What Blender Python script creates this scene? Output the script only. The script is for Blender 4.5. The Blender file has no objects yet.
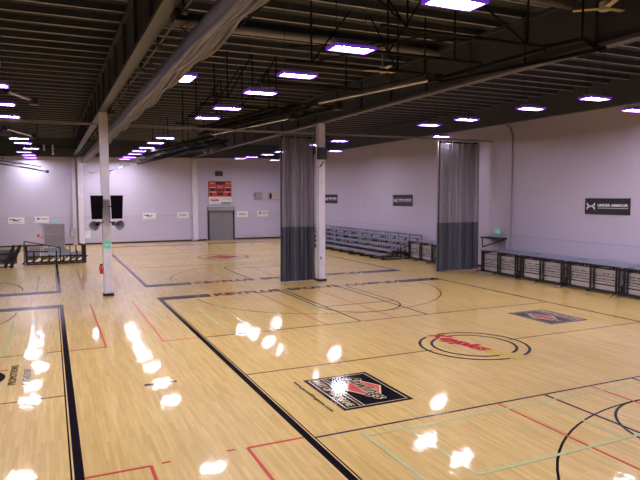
import bpy, bmesh, math, random
from mathutils import Vector, Matrix, Euler
random.seed(7)
scene = bpy.context.scene
COL = scene.collection
PI = math.pi

# ------------------------------------------------------------------ materials
def mat(name, color, rough=0.5, metal=0.0, emit=None, estr=0.0, var=0.06, vscale=3.0, spec=0.5):
    m = bpy.data.materials.new(name); m.use_nodes = True
    nt = m.node_tree; b = nt.nodes['Principled BSDF']
    b.inputs['Roughness'].default_value = rough
    b.inputs['Metallic'].default_value = metal
    b.inputs['Specular IOR Level'].default_value = spec
    tc = nt.nodes.new('ShaderNodeTexCoord'); n = nt.nodes.new('ShaderNodeTexNoise')
    n.inputs['Scale'].default_value = vscale; n.inputs['Detail'].default_value = 3
    nt.links.new(tc.outputs['Object'], n.inputs['Vector'])
    r = nt.nodes.new('ShaderNodeValToRGB')
    c0 = [max(0, c*(1-var)) for c in color]; c1 = [min(1, c*(1+var)) for c in color]
    r.color_ramp.elements[0].color = (*c0, 1); r.color_ramp.elements[1].color = (*c1, 1)
    r.color_ramp.elements[0].position = 0.3; r.color_ramp.elements[1].position = 0.7
    nt.links.new(n.outputs['Fac'], r.inputs['Fac']); nt.links.new(r.outputs['Color'], b.inputs['Base Color'])
    if emit:
        b.inputs['Emission Color'].default_value = (*emit, 1); b.inputs['Emission Strength'].default_value = estr
    return m

def floor_material():
    m = bpy.data.materials.new('maple_floor'); m.use_nodes = True
    nt = m.node_tree; N = nt.nodes; L = nt.links; b = N['Principled BSDF']
    tc = N.new('ShaderNodeTexCoord')
    mp = N.new('ShaderNodeMapping'); mp.inputs['Rotation'].default_value = (0, 0, PI/2)
    L.new(tc.outputs['Object'], mp.inputs['Vector'])
    br = N.new('ShaderNodeTexBrick')
    br.offset = 0.37; br.offset_frequency = 2; br.squash = 1.0
    br.inputs['Scale'].default_value = 1.0
    br.inputs['Brick Width'].default_value = 1.3; br.inputs['Row Height'].default_value = 0.075
    br.inputs['Mortar Size'].default_value = 0.0012; br.inputs['Mortar Smooth'].default_value = 0.6
    br.inputs['Color1'].default_value = (0.74, 0.515, 0.188, 1); br.inputs['Color2'].default_value = (0.62, 0.405, 0.130, 1)
    br.inputs['Mortar'].default_value = (0.42, 0.25, 0.10, 1); br.inputs['Bias'].default_value = -0.15
    L.new(mp.outputs['Vector'], br.inputs['Vector'])
    # large soft tone patches and long grain
    n1 = N.new('ShaderNodeTexNoise'); n1.inputs['Scale'].default_value = 0.45; n1.inputs['Detail'].default_value = 2
    L.new(tc.outputs['Object'], n1.inputs['Vector'])
    mg = N.new('ShaderNodeMapping'); mg.inputs['Scale'].default_value = (14, 0.9, 1)
    L.new(tc.outputs['Object'], mg.inputs['Vector'])
    n2 = N.new('ShaderNodeTexNoise'); n2.inputs['Scale'].default_value = 1.0; n2.inputs['Detail'].default_value = 4
    L.new(mg.outputs['Vector'], n2.inputs['Vector'])
    def mixc(kind, fac, a, bb):
        x = N.new('ShaderNodeMix'); x.data_type = 'RGBA'; x.blend_type = kind
        x.inputs[0].default_value = fac
        L.new(a, x.inputs[6]); L.new(bb, x.inputs[7]); return x.outputs[2]
    def ramp(src, lo, hi, p0=0.3, p1=0.7):
        r = N.new('ShaderNodeValToRGB'); r.color_ramp.elements[0].color = (*lo, 1); r.color_ramp.elements[1].color = (*hi, 1)
        r.color_ramp.elements[0].position = p0; r.color_ramp.elements[1].position = p1
        L.new(src, r.inputs['Fac']); return r.outputs['Color']
    c = mixc('MULTIPLY', 1.0, br.outputs['Color'], ramp(n1.outputs['Fac'], (0.93, 0.92, 0.88), (1.0, 1.0, 1.0)))
    c = mixc('MULTIPLY', 0.8, c, ramp(n2.outputs['Fac'], (0.84, 0.80, 0.72), (1.05, 1.04, 1.02)))
    L.new(c, b.inputs['Base Color'])
    b.inputs['Roughness'].default_value = 0.42
    b.inputs['Specular IOR Level'].default_value = 0.35
    b.inputs['Coat Weight'].default_value = 0.65; b.inputs['Coat Roughness'].default_value = 0.045
    b.inputs['Coat IOR'].default_value = 1.5
    # slightly cupped boards wrinkle the reflections
    mw = N.new('ShaderNodeMapping'); mw.inputs['Scale'].default_value = (8.0, 3.0, 1)
    L.new(tc.outputs['Object'], mw.inputs['Vector'])
    n3 = N.new('ShaderNodeTexNoise'); n3.inputs['Scale'].default_value = 1.0; n3.inputs['Detail'].default_value = 3.5
    L.new(mw.outputs['Vector'], n3.inputs['Vector'])
    bp = N.new('ShaderNodeBump'); bp.inputs['Strength'].default_value = 0.075; bp.inputs['Distance'].default_value = 0.03
    L.new(n3.outputs['Fac'], bp.inputs['Height']); L.new(bp.outputs['Normal'], b.inputs['Coat Normal'])
    return m

def wall_material(name, color, seam_z, low):
    """painted precast wall: one horizontal joint, slightly different tone under it"""
    m = bpy.data.materials.new(name); m.use_nodes = True
    nt = m.node_tree; N = nt.nodes; L = nt.links; b = N['Principled BSDF']
    b.inputs['Roughness'].default_value = 0.55
    tc = N.new('ShaderNodeTexCoord'); sp = N.new('ShaderNodeSeparateXYZ')
    L.new(tc.outputs['Object'], sp.inputs['Vector'])
    def mth(op, a, v):
        x = N.new('ShaderNodeMath'); x.operation = op; L.new(a, x.inputs[0]); x.inputs[1].default_value = v; return x.outputs[0]
    d = mth('ABSOLUTE', mth('SUBTRACT', sp.outputs['Z'], seam_z), 0)
    seam = mth('LESS_THAN', d, 0.035)
    under = mth('LESS_THAN', sp.outputs['Z'], seam_z)
    n = N.new('ShaderNodeTexNoise'); n.inputs['Scale'].default_value = 0.35; n.inputs['Detail'].default_value = 3
    L.new(tc.outputs['Object'], n.inputs['Vector'])
    r = N.new('ShaderNodeValToRGB')
    r.color_ramp.elements[0].color = (*[c*0.95 for c in color], 1); r.color_ramp.elements[1].color = (*[min(1, c*1.04) for c in color], 1)
    L.new(n.outputs['Fac'], r.inputs['Fac'])
    def mix(kind, facsock, a, col):
        x = N.new('ShaderNodeMix'); x.data_type = 'RGBA'; x.blend_type = kind
        L.new(facsock, x.inputs[0]); L.new(a, x.inputs[6]); x.inputs[7].default_value = (*col, 1); return x.outputs[2]
    c = mix('MULTIPLY', under, r.outputs['Color'], low)
    c = mix('MULTIPLY', seam, c, (0.86, 0.86, 0.86))
    L.new(c, b.inputs['Base Color'])
    return m

def curtain_material(name, color, see_through):
    m = mat(name, color, 0.7, var=0.05, vscale=6)
    if see_through:
        nt = m.node_tree; N = nt.nodes; L = nt.links; b = N['Principled BSDF']; o = N['Material Output']
        t = N.new('ShaderNodeBsdfTransparent'); x = N.new('ShaderNodeMixShader'); x.inputs[0].default_value = see_through
        L.new(b.outputs[0], x.inputs[1]); L.new(t.outputs[0], x.inputs[2]); L.new(x.outputs[0], o.inputs['Surface'])
    return m

def deck_material():
    m = bpy.data.materials.new('roof_deck'); m.use_nodes = True
    nt = m.node_tree; N = nt.nodes; L = nt.links; b = N['Principled BSDF']; b.inputs['Roughness'].default_value = 0.6
    tc = N.new('ShaderNodeTexCoord'); w = N.new('ShaderNodeTexWave'); w.wave_type = 'BANDS'; w.bands_direction = 'X'
    w.inputs['Scale'].default_value = 1.1; L.new(tc.outputs['Object'], w.inputs['Vector'])
    r = N.new('ShaderNodeValToRGB'); r.color_ramp.elements[0].color = (0.034, 0.040, 0.060, 1); r.color_ramp.elements[1].color = (0.044, 0.050, 0.072, 1)
    L.new(w.outputs['Fac'], r.inputs['Fac']); L.new(r.outputs['Color'], b.inputs['Base Color'])
    return m

M = {}
M['floor'] = floor_material()
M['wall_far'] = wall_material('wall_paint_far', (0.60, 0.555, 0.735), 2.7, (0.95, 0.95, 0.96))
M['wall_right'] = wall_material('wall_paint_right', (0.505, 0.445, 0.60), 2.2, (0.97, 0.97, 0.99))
M['wall_plain'] = mat('wall_paint_plain', (0.58, 0.53, 0.68), 0.6)
M['deck'] = deck_material()
M['purlin'] = mat('purlin_steel', (0.50, 0.51, 0.60), 0.5)
M['beam'] = mat('cross_beam_paint', (0.25, 0.24, 0.28), 0.5)
M['girder'] = mat('girder_paint', (0.055, 0.060, 0.086), 0.6)
M['girder_light'] = mat('girder_flange_paint', (0.10, 0.098, 0.118), 0.5)
M['column'] = mat('column_paint', (0.74, 0.70, 0.84), 0.45)
M['black'] = mat('black_plastic', (0.012, 0.011, 0.013), 0.45)
M['dark'] = mat('dark_steel', (0.016, 0.014, 0.018), 0.45)
M['pipe'] = mat('dark_pipe', (0.016, 0.014, 0.020), 0.75, spec=0.15)
M['chrome'] = mat('bright_steel', (0.75, 0.73, 0.78), 0.22, 0.9)
M['mesh'] = curtain_material('curtain_mesh', (0.33, 0.30, 0.37), 0.12)
M['vinyl'] = curtain_material('curtain_vinyl', (0.12, 0.12, 0.17), 0)
M['roll'] = mat('rolled_curtain', (0.22, 0.225, 0.35), 0.6, vscale=5)
M['roll2'] = mat('rolled_mesh', (0.22, 0.21, 0.28), 0.7)
M['line_black'] = mat('paint_black', (0.008, 0.007, 0.014), 0.10, spec=0.4)
M['line_navy'] = mat('paint_navy', (0.035, 0.032, 0.10), 0.10, spec=0.4)
M['line_red'] = mat('paint_red', (0.52, 0.035, 0.025), 0.35, spec=0.15)
M['line_green'] = mat('paint_green', (0.54, 0.58, 0.33), 0.10, spec=0.4)
M['logo_red'] = mat('logo_red', (0.62, 0.03, 0.05), 0.10, spec=0.4)
M['logo_pink'] = mat('logo_faded_red', (0.60, 0.10, 0.09), 0.10, spec=0.4)
M['logo_yellow'] = mat('logo_yellow', (0.80, 0.56, 0.10), 0.10, spec=0.4)
M['logo_cream'] = mat('logo_cream', (0.62, 0.50, 0.34), 0.10, spec=0.4)
M['wood_letter'] = mat('bare_wood_letter', (0.66, 0.45, 0.22), 0.10, spec=0.4)
M['alu'] = mat('aluminium_plank', (0.50, 0.46, 0.50), 0.35, 0.25)
M['alu_blue'] = mat('aluminium_seat', (0.36, 0.37, 0.52), 0.32, 0.35)
M['cloth'] = mat('speaker_cloth', (0.006, 0.005, 0.008), 0.95, spec=0.05)
M['seat_grey'] = mat('seat_grey', (0.22, 0.21, 0.27), 0.5)
M['bench'] = mat('bench_plank', (0.22, 0.22, 0.30), 0.4, 0.2)
M['caster'] = mat('caster_rubber', (0.42, 0.30, 0.25), 0.5)
M['white'] = mat('white_board', (0.84, 0.84, 0.88), 0.5)
M['sign_navy'] = mat('sign_navy', (0.05, 0.06, 0.18), 0.5)
M['sign_grey'] = mat('sign_grey', (0.45, 0.45, 0.5), 0.5)
M['banner'] = mat('banner_black', (0.020, 0.018, 0.032), 0.4)
M['red'] = mat('scoreboard_red', (0.60, 0.045, 0.03), 0.45)
M['door_grey'] = mat('door_grey', (0.25, 0.235, 0.285), 0.5)
M['grey'] = mat('equipment_grey', (0.30, 0.29, 0.34), 0.5)
M['beige'] = mat('equipment_beige', (0.60, 0.55, 0.52), 0.5)
M['green_sign'] = mat('green_sign', (0.20, 0.62, 0.48), 0.5, emit=(0.25, 0.9, 0.65), estr=0.15)
M['fan'] = mat('fan_blade_tan', (0.60, 0.48, 0.30), 0.5)
M['tube'] = mat('light_tube', (0.95, 0.95, 1.0), 0.4, emit=(1.0, 0.94, 1.0), estr=112.0)
M['halo_violet'] = mat('violet_halo_glow', (0.12, 0.03, 0.35), 0.4, emit=(0.20, 0.04, 0.75), estr=0.55)  # faint violet glow painting the purple halo around the lamps
M['housing'] = mat('fixture_housing', (0.30, 0.27, 0.36), 0.4)

# ------------------------------------------------------------------ mesh builder
class MB:
    def __init__(s): s.bm = bmesh.new()
    def box(s, x0, x1, y0, y1, z0, z1, rot=None, piv=None):
        vs = [Vector((x, y, z)) for x in (x0, x1) for y in (y0, y1) for z in (z0, z1)]
        if rot is not None:
            p = Vector(piv) if piv else Vector(((x0+x1)/2, (y0+y1)/2, (z0+z1)/2))
            R = Euler(rot).to_matrix(); vs = [R @ (v-p) + p for v in vs]
        v = [s.bm.verts.new(q) for q in vs]
        for f in ((0,1,3,2), (4,6,7,5), (0,4,5,1), (2,3,7,6), (0,2,6,4), (1,5,7,3)):
            s.bm.faces.new([v[i] for i in f])
        return s
    def bar(s, p0, p1, w, h=None):
        """rectangular bar between two points"""
        h = h or w; p0, p1 = Vector(p0), Vector(p1); d = (p1-p0).normalized()
        up = Vector((0,0,1)) if abs(d.z) < 0.95 else Vector((0,1,0))
        a = d.cross(up).normalized(); b = a.cross(d)
        v = [s.bm.verts.new(p + a*i*w/2 + b*j*h/2) for p in (p0, p1) for i, j in ((-1,-1),(1,-1),(1,1),(-1,1))]
        for f in ((3,2,1,0), (4,5,6,7), (0,1,5,4), (1,2,6,5), (2,3,7,6), (3,0,4,7)): s.bm.faces.new([v[i] for i in f])
        return s
    def tube(s, p0, p1, r, n=8, r2=None, cap=True):
        r2 = r if r2 is None else r2
        p0, p1 = Vector(p0), Vector(p1); d = (p1-p0).normalized()
        up = Vector((0,0,1)) if abs(d.z) < 0.95 else Vector((0,1,0))
        a = d.cross(up).normalized(); b = a.cross(d)
        A = [s.bm.verts.new(p0 + (a*math.cos(t)+b*math.sin(t))*r) for t in [2*PI*i/n for i in range(n)]]
        B = [s.bm.verts.new(p1 + (a*math.cos(t)+b*math.sin(t))*r2) for t in [2*PI*i/n for i in range(n)]]
        for i in range(n): s.bm.faces.new((A[i], A[(i+1)%n], B[(i+1)%n], B[i]))
        if cap: s.bm.faces.new(A[::-1]); s.bm.faces.new(B)
        return s
    def path(s, pts, r, n=8):
        for a, b in zip(pts[:-1], pts[1:]): s.tube(a, b, r, n)
        return s
    def poly(s, pts, z0, z1):
        """prism over a plan outline"""
        n = len(pts)
        A = [s.bm.verts.new((x, y, z0)) for x, y in pts]; B = [s.bm.verts.new((x, y, z1)) for x, y in pts]
        for i in range(n): s.bm.faces.new((A[i], A[(i+1)%n], B[(i+1)%n], B[i]))
        s.bm.faces.new(A[::-1]); s.bm.faces.new(B); return s
    def ring(s, cx, cy, ri, ro, a0, a1, z0, z1, n=64):
        n = max(3, int(n*abs(a1-a0)/(2*PI)))
        for i in range(n):
            t0 = a0+(a1-a0)*i/n; t1 = a0+(a1-a0)*(i+1)/n
            v = [s.bm.verts.new((cx+r*math.cos(t), cy+r*math.sin(t), z)) for z in (z0, z1) for r, t in ((ri,t0),(ro,t0),(ro,t1),(ri,t1))]
            s.bm.faces.new((v[4],v[5],v[6],v[7])); s.bm.faces.new((v[0],v[1],v[5],v[4])); s.bm.faces.new((v[2],v[3],v[7],v[6]))
        return s
    def build(s, name, m, parent=None, smooth=False, bevel=0):
        bmesh.ops.recalc_face_normals(s.bm, faces=s.bm.faces)
        me = bpy.data.meshes.new(name); s.bm.to_mesh(me); s.bm.free()
        me.materials.append(m)
        if smooth:
            for p in me.polygons: p.use_smooth = True
        o = bpy.data.objects.new(name, me); COL.objects.link(o)
        if parent is not None: adopt(o, parent)
        if bevel:
            b = o.modifiers.new('bevel', 'BEVEL'); b.width = bevel; b.segments = 2
        return o

def adopt(o, parent):
    """parts are modelled in world coordinates: keep them there under their thing"""
    bpy_loc = parent_world(parent)
    o.parent = parent; o.matrix_parent_inverse = Matrix.Identity(4)
    o.location = o.location - bpy_loc
def parent_world(p):
    l = Vector((0,0,0))
    while p is not None: l = l + p.location; p = p.parent
    return l

def tag(o, label, cat, group=None, kind=None):
    if label: o['label'] = label
    if cat: o['category'] = cat
    if group: o['group'] = group
    if kind: o['kind'] = kind
    return o
def thing(name, label, cat, loc, group=None):
    o = bpy.data.objects.new(name, None); COL.objects.link(o); o.location = loc; o.empty_display_size = 0.2
    return tag(o, label, cat, group)
def struct(o, label=None):
    o['kind'] = 'structure'
    if label: o['label'] = label
    return o
def copy_tree(o, parent=None):
    c = o.copy(); COL.objects.link(c)
    if parent is not None: c.parent = parent
    for ch in list(o.children): copy_tree(ch, c)
    return c

def text_obj(name, body, size, m, loc, rot, parent=None, width=None, depth=0.004, shear=0.0, bold=0.0, align='LEFT', height=None):
    cu = bpy.data.curves.new('lettering', 'FONT'); cu.body = body; cu.size = size; cu.shear = shear
    cu.extrude = depth/2; cu.offset = bold; cu.resolution_u = 3; cu.align_x = align; cu.align_y = 'CENTER'
    t = bpy.data.objects.new('lettering', cu); COL.objects.link(t)
    bpy.context.view_layer.update()
    me = bpy.data.meshes.new_from_object(t.evaluated_get(bpy.context.evaluated_depsgraph_get()))
    bpy.data.objects.remove(t); bpy.data.curves.remove(cu)
    xs = [v.co.x for v in me.vertices]; ys = [v.co.y for v in me.vertices]
    w = max(xs)-min(xs); h = max(ys)-min(ys); cx = (max(xs)+min(xs))/2; cy = (max(ys)+min(ys))/2
    sx = width/w if width else 1; sy = height/h if height else 1
    R = Euler(rot).to_matrix(); l = Vector(loc)
    for v in me.vertices:      # centred on loc
        v.co = R @ Vector(((v.co.x-cx)*sx, (v.co.y-cy)*sy, v.co.z)) + l
    me.materials.clear(); me.materials.append(m); me.name = name
    o = bpy.data.objects.new(name, me); COL.objects.link(o)
    if parent is not None: adopt(o, parent)
    return o

FLAT_R = (0, 0, -PI/2)            # lettering on the floor read from the left side
FLAT_L = (0, 0, PI/2)
ON_FAR = (PI/2, 0, 0)             # lettering on the far wall (faces -Y)
ON_RIGHT = (PI/2, 0, -PI/2)       # lettering on the right wall (faces -X)
ORD = ['nearest', 'second nearest', 'third nearest', 'fourth nearest', 'fifth nearest', 'sixth nearest', 'seventh nearest', 'eighth nearest',
       'ninth nearest', 'tenth nearest', 'eleventh nearest', 'twelfth nearest', 'thirteenth nearest', 'fourteenth nearest']

# ------------------------------------------------------------------ camera
F = 591.2548
yaw, pitch, roll = 0.427811682, 0.0752863394, -0.00312477602
fw = Vector((math.sin(yaw), math.cos(yaw), 0)); rt = Vector((math.cos(yaw), -math.sin(yaw), 0)); up = Vector((0,0,1))
f2 = math.cos(pitch)*fw - math.sin(pitch)*up; u2 = math.sin(pitch)*fw + math.cos(pitch)*up
r3 = math.cos(roll)*rt + math.sin(roll)*u2; u3 = -math.sin(roll)*rt + math.cos(roll)*u2
cam = bpy.data.cameras.new('camera'); cam.sensor_width = 36; cam.lens = F*36/640; cam.clip_end = 300
co = bpy.data.objects.new('camera', cam); COL.objects.link(co)
mw = Matrix((r3, u3, -f2)).transposed().to_4x4(); mw.translation = (0, 0, 4.69); co.matrix_world = mw
scene.camera = co

# ------------------------------------------------------------------ room shell
XL, XR, YB, YF, ZC = -26.0, 25.5, -7.0, 61.6, 10.3
floor = struct(MB().box(XL, XR, YB, YF, -0.2, 0).build('floor', M['floor']), 'glossy maple gymnasium floor with painted court lines')
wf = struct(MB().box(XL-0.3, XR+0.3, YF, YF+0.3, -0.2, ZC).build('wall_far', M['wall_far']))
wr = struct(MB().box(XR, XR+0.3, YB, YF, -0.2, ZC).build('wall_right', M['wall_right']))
struct(MB().box(XL-0.3, XL, YB, YF, -0.2, ZC).build('wall_left', M['wall_plain']))
struct(MB().box(XL-0.3, XR+0.3, YB-0.3, YB, -0.2, ZC).build('wall_back', M['wall_plain']))
ceil = struct(MB().box(XL-0.3, XR+0.3, YB-0.3, YF+0.3, ZC, ZC+0.2).build('ceiling', M['deck']), 'dark corrugated roof deck on steel purlins')
y = 3.43
while y < YF-0.4:
    p = MB().box(XL, XR, y-0.026, y+0.026, ZC-0.215, ZC-0.20)
    MB().box(XL, XR, y-0.012, y+0.012, ZC-0.20, ZC).build('purlin_web', M['girder'], ceil)
    p.build('purlin', M['purlin'], ceil); y += 1.09
for (a, b) in ((-26, 2.0), (2.6, 13.4), (13.9, 15.0), (18.0, 25.5)):
    struct(MB().box(a, b, YF-0.03, YF, 0, 0.14).build('baseboard_far', M['dark']))
struct(MB().box(XR-0.03, XR, YB, YF-0.03, 0, 0.14).build('baseboard_right', M['dark']))
# eave girders closing the top of the walls
t1 = MB()
v = [(XL, 8.05), (XR-0.45, 8.75), (XR-0.45, ZC), (XL, ZC)]
A = [t1.bm.verts.new((x, YF-0.4, z)) for x, z in v]; B = [t1.bm.verts.new((x, YF, z)) for x, z in v]
t1.bm.faces.new(A); t1.bm.faces.new(B[::-1])
for i in range(4): t1.bm.faces.new((A[i], A[(i+1)%4], B[(i+1)%4], B[i]))
struct(t1.build('trim_1', M['girder']), 'dark girder along the top of the far wall')
struct(MB().box(XR-0.4, XR, YB, YF-0.4, 9.0, ZC).build('trim_2', M['girder']), 'dark girder along the top of the right wall')

# cross beams under the deck
for yy, lab in ((12.4, 'pale round beam crossing the ceiling nearest the camera'), (18.5, 'pale round beam crossing the ceiling behind the first row of hoop frames')):
    tag(MB().tube((2.7, yy, 9.93), (13.3, yy, 9.93), 0.13, 10).build('cross_beam', M['beam'], smooth=True), lab, 'beam', 'ceiling cross beams')
for x, lab in ((-2.6, 'thin dark sprinkler pipe under the left roof bay'), (5.6, 'thin dark sprinkler pipe under the middle roof bay'), (17.2, 'thin dark sprinkler pipe under the right roof bay')):
    sp = thing('sprinkler_pipe', lab, 'pipe', (x, 30, 9.98), 'sprinkler pipes')
    MB().tube((x, -6, 9.98), (x, 61.1, 9.98), 0.035, 8).build('pipe', M['pipe'], sp)
    for k in range(8):
        MB().tube((x, 5+7*k, 9.9), (x, 5+7*k, 9.95), 0.02, 6).build('sprinkler_head', M['chrome'], sp)

# ------------------------------------------------------------------ girders and columns
def girder(x, label):
    g = thing('roof_girder', label, 'girder', (x, 27.5, 8.55), 'roof girders')
    MB().box(x-0.05, x+0.05, YB, YF-0.42, 8.66, 10.0).build('web_plate', M['girder'], g)
    MB().box(x-0.17, x+0.17, YB, YF-0.42, 8.55, 8.66).build('bottom_flange', M['girder_light'], g)
    MB().box(x-0.17, x+0.17, YB, YF-0.42, 9.95, 10.06).build('top_flange', M['girder'], g)
    for k in range(25):
        yy = -4+2.6*k
        MB().box(x-0.15, x+0.15, yy-0.03, yy+0.03, 8.66, 9.95).build('stiffener', M['girder'], g)
girder(2.35, 'dark roof girder over the left column with rolled curtain beside it')
girder(13.45, 'dark roof girder over the middle column behind the hoop frames')

def column(x, y, w, label, top=8.55, base=True):
    c = thing('steel_column', label, 'column', (x, y, 0), 'white columns')
    MB().box(x-w/2, x+w/2, y-w/2, y+w/2, 0.12, top).build('shaft', M['column'], c, bevel=0.02)
    if base: MB().box(x-w/2-0.05, x+w/2+0.05, y-w/2-0.05, y+w/2+0.05, 0, 0.12).build('base', M['black'], c)
    return c
column(2.38, 29.4, 0.38, 'white steel column on the left carrying two black loudspeakers')
column(13.45, 29.4, 0.38, 'white steel column beside the middle divider curtain')
column(2.72, YF-0.3, 0.5, 'white column against the far wall beside the electric cabinet', 8.3, False)
column(13.72, YF-0.3, 0.5, 'white column against the far wall left of the scoreboard', 8.4, False)
tag(MB().box(1.95, 2.32, YF-0.45, YF-0.02, 0, 8.3).build('boxed_downpipe', M['wall_plain']), 'pale boxed duct running up the far wall left of the far column', 'duct')

# ------------------------------------------------------------------ floor markings (paint on the floor)
ZL = 0.004
_layer = [0]
def stripe(name, m, x0, x1, y0, y1, lv=0):
    z = 0.0012*(1+lv)
    return MB().box(min(x0,x1), max(x0,x1), min(y0,y1), max(y0,y1), 0.0, z).build(name, m, floor)
def vline(name, m, x, y0, y1, w=0.055, lv=0): return stripe(name, m, x-w/2, x+w/2, y0, y1, lv)
def hline(name, m, y, x0, x1, w=0.055, lv=0): return stripe(name, m, x0, x1, y-w/2, y+w/2, lv)
def arc(name, m, cx, cy, r, a0, a1, w=0.06, lv=2):
    z = 0.0012*(1+lv); return MB().ring(cx, cy, r-w/2, r+w/2, a0, a1, 0, z, 96).build(name, m, floor)

def court(x0, x1, ynear, yfar, xc, hoop_near, hoop_far, left_out=True):
    """x0,x1 inner edges of the side lines"""
    K = M['line_black']
    # side lines: a broad band and a thin inner line
    for sx, xe in ((-1, x0), (1, x1)):
        if sx < 0 or x1 < 5:
            b0 = xe+sx*0.06; b1 = xe+sx*0.215
            stripe('sideline_band', K, b0, b1, ynear-0.2, yfar+0.2, 0)
            stripe('sideline_inner_line', K, xe, xe+sx*0.03, ynear, yfar, 0)
        else:
            stripe('sideline_band', K, xe-0.02, xe+0.10, ynear-0.2, yfar+0.2, 0)
    for yb in (ynear, yfar):
        s = 1 if yb == yfar else -1
        ya, yc = (yb-0.55, yb+0.25) if s > 0 else (yb-0.40, yb+0.40)
        if x1 > 5 and 20 < yb < 40:      # lettering replaces the band between these ends
            stripe('baseline_band', K, x0-0.215, 6.75, ya, yc, 1); stripe('baseline_band', K, 17.2, x1+0.10, ya, yc, 1)
        else: stripe('baseline_band', K, x0-0.215, x1+0.215, ya, yc, 1)
    ym = (ynear+yfar)/2
    for hy, s in ((hoop_near, 1), (hoop_far, -1)):
        a = (0, PI) if s > 0 else (PI, 2*PI)
        arc('three_point_arc', K, xc, hy, 6.02, a[0], a[1], 0.048)
        ft = hy+s*4.2
        arc('free_throw_circle', K, xc, ft, 1.83, a[0], a[1], 0.06)
        yb = ynear if s > 0 else yfar
        for q in (-1.83, 1.83): vline('lane_line', M['line_navy'], xc+q, yb, ft, 0.06, 3)
        hline('free_throw_line', M['line_navy'], ft, xc-1.83, xc+1.83, 0.055, 3)
    return ym

# right front court
YM = 14.75
court(4.55, 19.66, 2.0, 27.5, 12.0, 2.97, 26.6)
hline('centre_line', M['line_black'], 14.65, 4.55, 10.42, 0.05); hline('centre_line', M['line_black'], 14.65, 13.42, 19.66, 0.05)
for yy in (10.2, 19.2):
    hline('cross_court_line', M['line_navy'], yy, 4.55, 19.66, 0.06, 1)
# left front court
court(-15.1, 0.16, 2.0, 27.5, -7.4, 2.97, 26.6)
hline('centre_line', M['line_black'], 14.9, -15.1, 0.16, 0.05)
for yy in (10.2, 19.3): hline('cross_court_line', M['line_navy'], yy, -15.1, 0.16, 0.05, 1)
# rear courts
court(4.55, 19.66, 31.55, 57.2, 12.0, 32.7, 56.1)
court(-15.1, 0.16, 31.55, 57.2, -7.4, 32.7, 56.1)
hline('centre_line', M['line_black'], 44.3, 4.55, 19.66, 0.05)
for yy in (39.8, 48.8): hline('cross_court_line', M['line_navy'], yy, 4.55, 19.66, 0.06, 1)
# red volleyball lines in the aisle and on the courts
R = M['line_red']
for x in (1.45, 3.2):
    vline('red_line', R, x, 19.2, 27.3, 0.06, 4); vline('red_line', R, x, 2.5, 10.3, 0.06, 4); vline('red_line', R, x, 32.1, 39.8, 0.06, 4)
for yy in (10.3, 19.25):
    hline('red_line', R, yy, 0.38, 1.45, 0.055, 4); hline('red_line', R, yy, 3.2, 4.34, 0.055, 4)
for x in (9.02, 11.93):
    vline('red_line', R, x, 2.2, 10.15, 0.055, 4); vline('red_line', R, x, 19.25, 27.4, 0.055, 4); vline('red_line', R, x, 31.7, 39.7, 0.055, 4)
for x in (10.43, 13.4):
    vline('navy_line', M['line_navy'], x, 2.2, 10.15, 0.06, 5); vline('navy_line', M['line_navy'], x, 19.25, 27.4, 0.06, 5)
for x in (1.64, 2.82): hline('red_dash', R, 10.33, x, x+0.15, 0.045, 4)
for x in (1.98, 2.47): hline('navy_dash', M['line_navy'], 14.89, x, x+0.31, 0.13, 4)
# pale green lines
G = M['line_green']
for x in (5.48, 6.4, 9.95):
    vline('green_line', G, x, 2.6 if x < 6 else 7.65, 9.86 if x > 6 else 10.05, 0.075, 6)
    vline('green_line', G, x, 19.5, 24.6, 0.08, 6)
hline('green_line', G, 9.84, 5.48, 13.4, 0.06, 6); hline('green_line', G, 7.65, 6.4, 13.4, 0.075, 6)
for x in (-1.39, -0.70): vline('green_line', G, x, 19.35, 24.7, 0.085, 6)
vline('green_line', G, -0.72, 31.9, 38.5, 0.085, 6)
# lettering knocked out of the baseline bands: pale strokes between x = 6.7 and 17
def baseline_letters(y, words, h):
    x = 6.95
    for i, w in enumerate(words):
        wd = 0.475*len(w)
        if i == 0: text_obj('lettering_outline', w, 0.8, M['line_red'], (x+wd/2, y, 0.004), (0, 0, 0), floor, width=wd+0.06, height=h+0.14, bold=0.03)
        text_obj('baseline_lettering', w, 0.8, M['line_black'], (x+wd/2, y, 0.006), (0, 0, 0), floor, width=wd, height=h, bold=0.02)
        x += wd+0.42
baseline_letters(27.35, ['KEYPLUS', 'SPORTS', 'COMPLEX'], 0.66)
baseline_letters(31.55, ['KEYPLUS', 'SPORTS', 'COMPLEX'], 0.66)

# centre circle logo of the right front court
cx, cy = 11.92, 14.58
CS = math.radians(18)
for rr, w in ((1.66, 0.09), (1.29, 0.09)):
    arc('centre_ring', M['line_black'], cx, cy, rr, math.radians(-68), math.radians(96), w, 4)
    arc('centre_ring', M['line_black'], cx, cy, rr, math.radians(116), math.radians(276), w, 4)
text_obj('red_script', 'Keyplus', 1.0, M['logo_red'], (11.70, 15.05, 0.010), (0, 0, -PI/2+0.16), floor, width=2.45, height=0.72, shear=0.35, bold=0.045)
text_obj('yellow_script', 'Sports', 0.7, M['logo_yellow'], (11.93, 13.28, 0.011), (0, 0, -PI/2+0.16), floor, width=1.35, height=0.42, shear=0.3, bold=0.04)
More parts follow.
